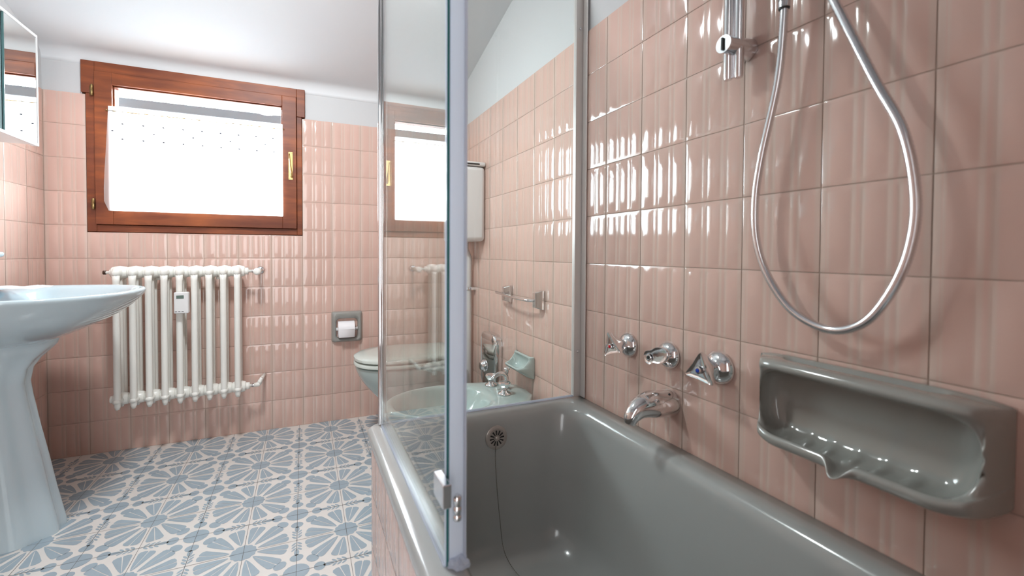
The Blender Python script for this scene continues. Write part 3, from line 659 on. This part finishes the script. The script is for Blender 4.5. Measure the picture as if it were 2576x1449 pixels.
# ------------------------------------------------------------------ shower rail and hose
BX, BY = RX - .042, -1.930
t = thing('shower_rail', 'chrome shower slide rail on a round wall bracket', 'rail')
b = MB()
b.tube([(BX - .004, BY + .0085, 1.285), (BX - .004, BY + .0085, 1.29), (BX - .004, BY + .0085, 1.95)], [.0075, .0088, .0088], 16)
b.tube([(BX + .004, BY - .0090, 1.285), (BX + .004, BY - .0090, 1.29), (BX + .004, BY - .0090, 1.95)], [.0075, .0088, .0088], 16)
b.box(BX - .002, BX + .004, BY - .008, BY + .008, 1.287, 1.95); b.build('rail_bar', M['chrome_soft'], t, auto=40)
b = MB(); b.lathe((RX - .0015, BY, 1.349), (-1, 0, 0), [(0, .0225), (.004, .0225), (.03, .0185), (.060, .0165), (.066, .0175), (.070, .0170)], 32); b.build('bracket', M['chrome_soft'], t, auto=40)
b = MB(); b.lathe((RX - .0015, BY, 1.90), (-1, 0, 0), [(0, .0225), (.004, .0225), (.03, .0185), (.060, .0165), (.066, .0175), (.070, .0170)], 32); b.build('bracket', M['chrome_soft'], t, auto=40)
b = MB(); b.box(RX - .0755, RX - .071, BY - .0015, BY + .0022, 1.337, 1.361); b.build('slot_mark', M['dark'], t, smooth=False)
settle(t)
t = thing('shower_hose', 'ribbed metal shower hose hanging in a long loop on the right wall', 'hose')
HX = 1.848
hp_ = [(HX - .006, -2.031, 1.52), (HX - .006, -2.0305, 1.42), (HX - .004, -2.0300, 1.362), (HX, -2.0185, 1.252), (HX, -1.990, 1.120), (HX, -1.9785, 1.039), (HX, -1.982, .960), (HX, -2.0050, .893), (HX, -2.050, .833), (HX, -2.1085, .808), (HX, -2.1560, .823), (HX, -2.1885, .867), (HX, -2.2130, .935), (HX, -2.2195, 1.0125), (HX, -2.2040, 1.110), (HX, -2.1675, 1.199), (HX, -2.1080, 1.350), (HX, -2.05, 1.49), (HX, -2.0, 1.6)]
hp2 = catmull(hp_, 30)
b = MB(); out = [hp2[0]]
for q in hp2[1:]:
    if (q - out[-1]).length > .0016: out.append(q)
b.tube(out, [.0072 if k % 2 else .0066 for k in range(len(out))], 14); b.build('hose_tube', M['chrome_soft'], t)
b = MB(); b.lathe((HX - .0045, -2.0302, 1.374), (0, -.01, 1), [(0, .0075), (.002, .0098), (.012, .0100), (.0125, .0085), (.014, .0085), (.0145, .0104), (.045, .0108), (.06, .0095)], 22); b.lathe((HX - .0045, -2.0302, 1.3725), (0, -.01, 1), [(0, .0085), (.0025, .0093)], 20, mi=1)
b.lathe((HX - .0045, -2.0302, 1.3865), (0, -.01, 1), [(0, .0090), (.0015, .0090)], 20, mi=1); b.build('hose_nut', [M['chrome_soft'], M['dark']], t, auto=40)
settle(t)

# ------------------------------------------------------------------ grey ceramic bath shelf
t = thing('bath_shelf', 'large grey ceramic soap shelf with ribbed tray and drain lip above the tub rim', 'soap shelf')
SYa, SYb = -2.311, -1.968      # near and far ends
b = MB()
# body as a loft of vertical cross sections (x out from the wall, z) along y; cavity open to the front
def sec(yrel):
    """returns the closed section polygon at relative position 0..1 along the shelf"""
    pass
NY = 110; Wd = SYb - SYa; rings = []
DX = .094
def prof_at(s):
    # s: 0 near end .. 1 far end ; e = distance from the nearest end in metres
    y = SYa + Wd * s; e = min(s, 1 - s) * Wd
    rd_ = lambda r: 1.0 if e >= r else math.sqrt(max(0, 1 - ((r - e) / r) ** 2))
    return y, e, rd_
zb, zt = .586, .745
lipd = lambda y: .021 * math.exp(-(abs(y + 2.150) / .017) ** 2.6)          # drain lip notch
for i in range(NY + 1):
    s = i / NY; s = 0.5 - 0.5 * math.cos(PI * s); y, e, rd_ = prof_at(s)
    k = rd_(.06); kc = rd_(.02)
    wall_t = .011
    open_ = e > wall_t
    kk = 0 if not open_ else math.sqrt(max(0, 1 - (max(0, .05 - (e - wall_t)) / .05) ** 2))
    top_front = .060 + .012 * 0
    zmid = (zb + zt) / 2; hz = (zt - zb) / 2
    zB = zmid - hz * (.72 + .28 * k) ; zT = zmid + hz * (.88 + .12 * k)
    front_b = DX * (.62 + .38 * k); front_t = .080 * (.72 + .28 * k)
    nx_ = lipd(y)
    rib = .0045 * max(0, math.sin((y - SYa) / Wd * PI * 2 * 9)) ** .8 * min(1, max(0, e - .05) / .02) if open_ else 0
    zin_b = zB + .020 + (1 - kk) * .055; zin_t = zT - .022 - (1 - kk) * .04
    if zin_t < zin_b + .004: zin_t = zin_b = (zin_t + zin_b) / 2
    xin = .012 + (1 - kk) * .055
    if not open_: xin = None
    fx = lambda z: front_b + (front_t - front_b) * min(1, max(0, (z - (zB + .02)) / (zT - .02 - zB - .02)))
    sh = (1 + 0)
    P_ = [(0, zB + .006), (.010, zB), (front_b * .45, zB - .001), (front_b * .80, zB + .006), (front_b * .97 + nx_ * .5, zB + .016 - nx_ * .3), (front_b + nx_ * .8, zB + .026 - nx_ * .9), (front_b - .006 + nx_, zB + .034 - nx_ * 1.1), (front_b - .014, zB + .030 - nx_ * .9)]
    if kk > 0.02:
        P_ += [(front_b - .022, zin_b + .002 - nx_ * .35), (front_b * .6, zin_b + rib), (xin + .012, zin_b + rib * .6), (xin, zin_b + .014), (xin - .002, (zin_b + zin_t) / 2), (xin, zin_t - .014), (xin + .010, zin_t), (front_t - .018, zin_t + .001)]
    else:
        a0 = (front_b - .016, zB + .045); a1 = (front_t - .004, zT - .035)
        for q in range(8): u_ = (q + 1) / 9; P_.append((a0[0] + (a1[0] - a0[0]) * u_, a0[1] + (a1[1] - a0[1]) * u_))
    P_ += [(front_t - .008, zT - .019), (front_t - .001, zT - .014), (front_t, zT - .007), (front_t - .006, zT - .001), (front_t - .016, zT)]
    slot = 1 if abs(s - .5) < .30 else max(0, 1 - (abs(s - .5) - .30) / .05)
    P_ += [(.036, zT), (.031, zT - .002 - .010 * slot), (.022, zT - .002 - .012 * slot), (.017, zT), (.004, zT), (0, zT - .004)]
    m = k if e < .05 else 1
    rings.append([(RX - .0016 - px * (0.02 + .98 * kc if e < .03 else 1), y - max(0, (s - .35) / .65) * .045 * min(1, px / DX), pz) for px, pz in P_])
b.loft(rings, True, True, True); sh = b.build('shelf_body', M['grey'], t, sub=1)
settle(t)

# ------------------------------------------------------------------ toilet, cistern, pipe
TYC = -0.365
def oval(tip, hw, z, back, n=36, yc=TYC, e=2.3):
    pts = []
    bx = back - .17
    for k in range(n + 1):
        a = -PI / 2 + PI * k / n; c, s = max(0, math.cos(a)), math.sin(a); bx2 = tip + (back - tip) * .50
        pts.append((bx2 - (bx2 - tip) * c ** (2 / e), yc + hw * math.copysign(abs(s) ** (2 / e), s), z))
    pts += [(back, yc + hw * .78, z), (back, yc, z), (back, yc - hw * .78, z)]
    return pts
t = thing('toilet', 'pale green toilet with closed lid in the far right corner', 'toilet')
b = MB(); b.loft([oval(1.46, .10, 0.001, 1.80), oval(1.45, .102, .02, 1.80), oval(1.46, .09, .10, 1.78), oval(1.425, .10, .17, 1.79), oval(1.36, .13, .24, 1.80), oval(1.30, .160, .31, 1.81), oval(1.277, .174, .365, 1.81), oval(1.274, .176, .380, 1.81), oval(1.282, .170, .386, 1.80)], True, True, True); b.build('bowl', M['celadon'], t, sub=1)
b = MB(); b.loft([oval(1.274, .176, .390, 1.76), oval(1.268, .181, .393, 1.765), oval(1.268, .181, .404, 1.765), oval(1.276, .175, .409, 1.76)], True, True, True); b.build('seat', M['seat'], t, auto=60)
b = MB(); b.loft([oval(1.276, .175, .414, 1.76), oval(1.269, .180, .417, 1.765), oval(1.269, .180, .428, 1.765), oval(1.285, .168, .437, 1.755), oval(1.34, .13, .441, 1.72)], True, True, True); b.build('lid', M['seat'], t, auto=60)
for s in (1, -1): b = MB(); b.lathe((1.762, TYC + s * .06 - .03, .415), (0, 1, 0), [(0, .01), (.06, .01)], 12); b.build('seat_hinge', M['white_plastic'], t)
settle(t)
t = thing('cistern', 'white plastic wall cistern high on the right wall over the toilet', 'cistern')
b = MB(); b.box(1.763, RX - .002, -.531, -.195, .990, 1.360); b.build('tank', M['white_plastic'], t, bevel=.02, auto=40)
b = MB(); b.box(1.760, RX - .002, -.533, -.193, 1.362, 1.382); b.build('tank_lid', M['white_plastic'], t, bevel=.006, auto=40)
b = MB(); b.box(1.775, RX - .035, -.5332, -.5310, 1.3665, 1.3735); b.build('slot', M['dark'], t, smooth=False)
b = MB(); b.box(1.752, 1.763, -.50, -.44, 1.30, 1.33); b.build('lever', M['chrome'], t, bevel=.004); settle(t)
t = thing('flush_pipe', 'white vertical flush pipe between cistern and toilet', 'pipe')
b = MB(); PXX = RX - .036
b.tube(catmull([(1.83, -.365, .988), (1.83, -.365, .95), (PXX, -.363, .90), (PXX, -.360, .84), (PXX, -.360, .60), (PXX, -.360, .30), (PXX, -.360, .22)], 5), .0235, 18); b.build('pipe_tube', M['white_plastic'], t)
b = MB(); b.lathe((PXX, -.36, .735), (0, 0, 1), [(0, .0245), (.0001, .0265), (.016, .0265), (.0161, .0245)], 24); b.box(PXX + .012, RX - .0016, -.395, -.380, .736, .750); b.tube([(PXX + .01, -.402, .743), (PXX + .01, -.383, .743)], .004, 8); b.build('pipe_clip', M['chrome_soft'], t, auto=40)
settle(t)

# ------------------------------------------------------------------ bidet
BYC = -1.005
t = thing('bidet', 'pale green ceramic bidet beside the end of the bathtub', 'bidet')
ov = lambda tip, hw, z, back: oval(tip, hw, z, back, yc=BYC, e=2.2)
b = MB(); b.loft([ov(1.47, .10, .001, 1.86), ov(1.46, .10, .02, 1.86), ov(1.47, .09, .10, 1.84), ov(1.44, .10, .18, 1.85), ov(1.37, .14, .26, 1.86), ov(1.32, .170, .34, 1.865), ov(1.308, .180, .372, 1.865), ov(1.306, .181, .383, 1.866), ov(1.314, .176, .390, 1.862), ov(1.330, .162, .390, 1.70), ov(1.340, .152, .384, 1.69), ov(1.360, .138, .34, 1.675), ov(1.41, .10, .28, 1.62), ov(1.47, .05, .262, 1.56)], True, True, True); b.build('bidet_bowl', M['celadon'], t, sub=1); settle(t)
def bidet_knob(c, lab, big=1.0):
    k = thing('bidet_tap', lab, 'tap', 'chrome taps on the bidet ledge')
    b = MB(); b.lathe(c, (0, 0, 1), [(0, .024 * big), (.003, .025 * big), (.007, .022 * big), (.010, .013 * big), (.016, .011 * big)], 28); b.build('flange', M['chrome'], k)
    b = MB(); b.lathe((c[0], c[1], c[2] + .016), (0, 0, 1), [(0, .009 * big), (.006, .012 * big), (.020, .021 * big), (.027, .0235 * big), (.031, .021 * big), (.032, .015 * big)], 3 if False else 9); b.build('handle', M['chrome'], k, auto=30); settle(k)
bidet_knob((1.755, -1.038, .3895), 'chrome bidet tap nearest the bathtub', 1.05)
bidet_knob((1.750, -.918, .3895), 'chrome bidet tap farther from the bathtub, in front of the chrome wall box')
k = thing('bidet_spout', 'slim chrome bidet spout between the two bidet taps', 'spout')
b = MB(); b.tube(catmull([(1.79, -.985, .389), (1.79, -.985, .42), (1.785, -.985, .445), (1.765, -.985, .455), (1.74, -.985, .448), (1.728, -.985, .436)], 5), .0085, 14); b.lathe((1.79, -.985, .3892), (0, 0, 1), [(0, .017), (.004, .017), (.008, .011)], 18); b.lathe((1.79, -.985, .452), (0, 0, 1), [(0, .006), (.012, .008), (.018, .013), (.024, .012)], 14); b.build('spout_tube', M['chrome'], k); settle(k)

# ------------------------------------------------------------------ small fixtures on the right wall behind the screen
t = thing('soap_dish', 'small pale green ceramic soap dish on the wall beside the bathtub screen', 'soap dish')
b = MB(); rings = []; N_ = 30; ya, yb = -1.044, -.895
for i in range(N_ + 1):
    s = .5 - .5 * math.cos(PI * i / N_); y = ya + (yb - ya) * s; e = min(s, 1 - s) * (yb - ya)
    k = math.sqrt(max(0, 1 - (max(0, .03 - e) / .03) ** 2)); kc = math.sqrt(max(0, 1 - (max(0, .012 - e) / .012) ** 2)); inn = e > .012; kk = 0 if not inn else math.sqrt(max(0, 1 - (max(0, .03 - (e - .012)) / .03) ** 2))
    zB, zT = .432, .522; fb = .072 * (.6 + .4 * k); ft = .022; rb = .0015 * math.sin(s * PI * 12) if inn else 0
    P_ = [(0, zB), (.012, zB + .001), (fb * .5, zB + .014), (fb * .85, zB + .030), (fb, zB + .040), (fb - .002, zB + .046), (fb - .008, zB + .046)]
    cav = [(fb - .014, zB + .042), (fb * .6, zB + .030 + rb), (.020, zB + .030 + rb), (.010, zB + .045), (.009, zT - .020), (.014, zT - .012)]
    flat = [(fb - .014 - (fb - .014 - ft) * q, zB + .047 + (zT - .012 - zB - .047) * q) for q in (.1, .25, .4, .6, .8, .95)]
    P_ += [(c_[0] * kk + f_[0] * (1 - kk), c_[1] * kk + f_[1] * (1 - kk)) for c_, f_ in zip(cav, flat)]
    P_ += [(ft, zT - .008), (ft, zT - .002), (ft - .006, zT), (0, zT)]
    rings.append([(RX - .0016 - px * (.05 + .95 * kc), y, pz) for px, pz in P_])
b.loft(rings, True, True, True); b.build('dish', M['celadon'], t, sub=1); settle(t)
t = thing('towel_rail', 'short chrome towel rail with two square mounts on the wall above the soap dish', 'towel rail')
for y in (-.815, -1.098):
    b = MB(); b.loft([[(RX - .0016 - d, y + sy * w, .7535 + sz) for sy, sz in rrect(0, 0, 1, 1, .3, 3)] if False else [(RX - .0016 - d, y + a_ * w, .7535 + c_ * h_) for a_, c_ in ((-1, -1), (1, -1), (1, 1), (-1, 1))] for d, w, h_ in ((0, .021, .037), (.012, .020, .036), (.030, .012, .030), (.036, .010, .027))], True, True, True); b.build('mount', M['chrome'], t, smooth=False, bevel=.002)
b = MB(); b.tube(catmull([(RX - .040, -1.098, .751), (RX - .052, -1.06, .751), (RX - .056, -.98, .751), (RX - .052, -.88, .752), (RX - .046, -.82, .754), (RX - .046, -.765, .756)], 6), .0058, 12); b.build('bar', M['chrome'], t); settle(t)
t = thing('wall_box', 'tall rounded chrome box on the wall behind the bidet taps', 'fixture')
b = MB(); rings = []
for d, s_ in ((0, 1), (.026, 1), (.031, .97), (.034, .90)):
    cy, hw = -.640, .093 * s_; pts = []
    rr_ = rrect(cy, .421, hw, .131 * (1 - (1 - s_) * .6), .045, 8)
    rings.append([(RX - .0016 - d, py, pz) for py, pz in rr_])
b.loft(rings, True, True, True); b.build('box_cover', M['chrome'], t, auto=35)
b = MB(); b.lathe((RX - .0355, -.60, .385), (-1, 0, 0), [(0, .030), (.006, .030), (.012, .022), (.02, .018)], 24); b.build('knob', M['chrome_soft'], t); settle(t)  # knob gives solid shape to a round reflection on the chrome cover

# ------------------------------------------------------------------ added fill lamp, unseen above the picture
t = MB(); ax = (lamp.rotation_euler.to_matrix() @ Vector((0, 0, -1))); c0 = Vector(lamp.location) - ax * .004
t.lathe(c0, -ax, [(0, .105), (.012, .110), (.03, .100), (.036, .03), (.05, .02)], 40); t.tube([c0 - ax * .045, (.80, -1.22, 2.10), (.80, -1.23, 2.13)], .012, 12); o = t.build('added_fill_lamp', M['lampwhite'], auto=40); tag(o, 'round white tilted fill lamp, added unseen above the middle of the bathroom', 'lamp')
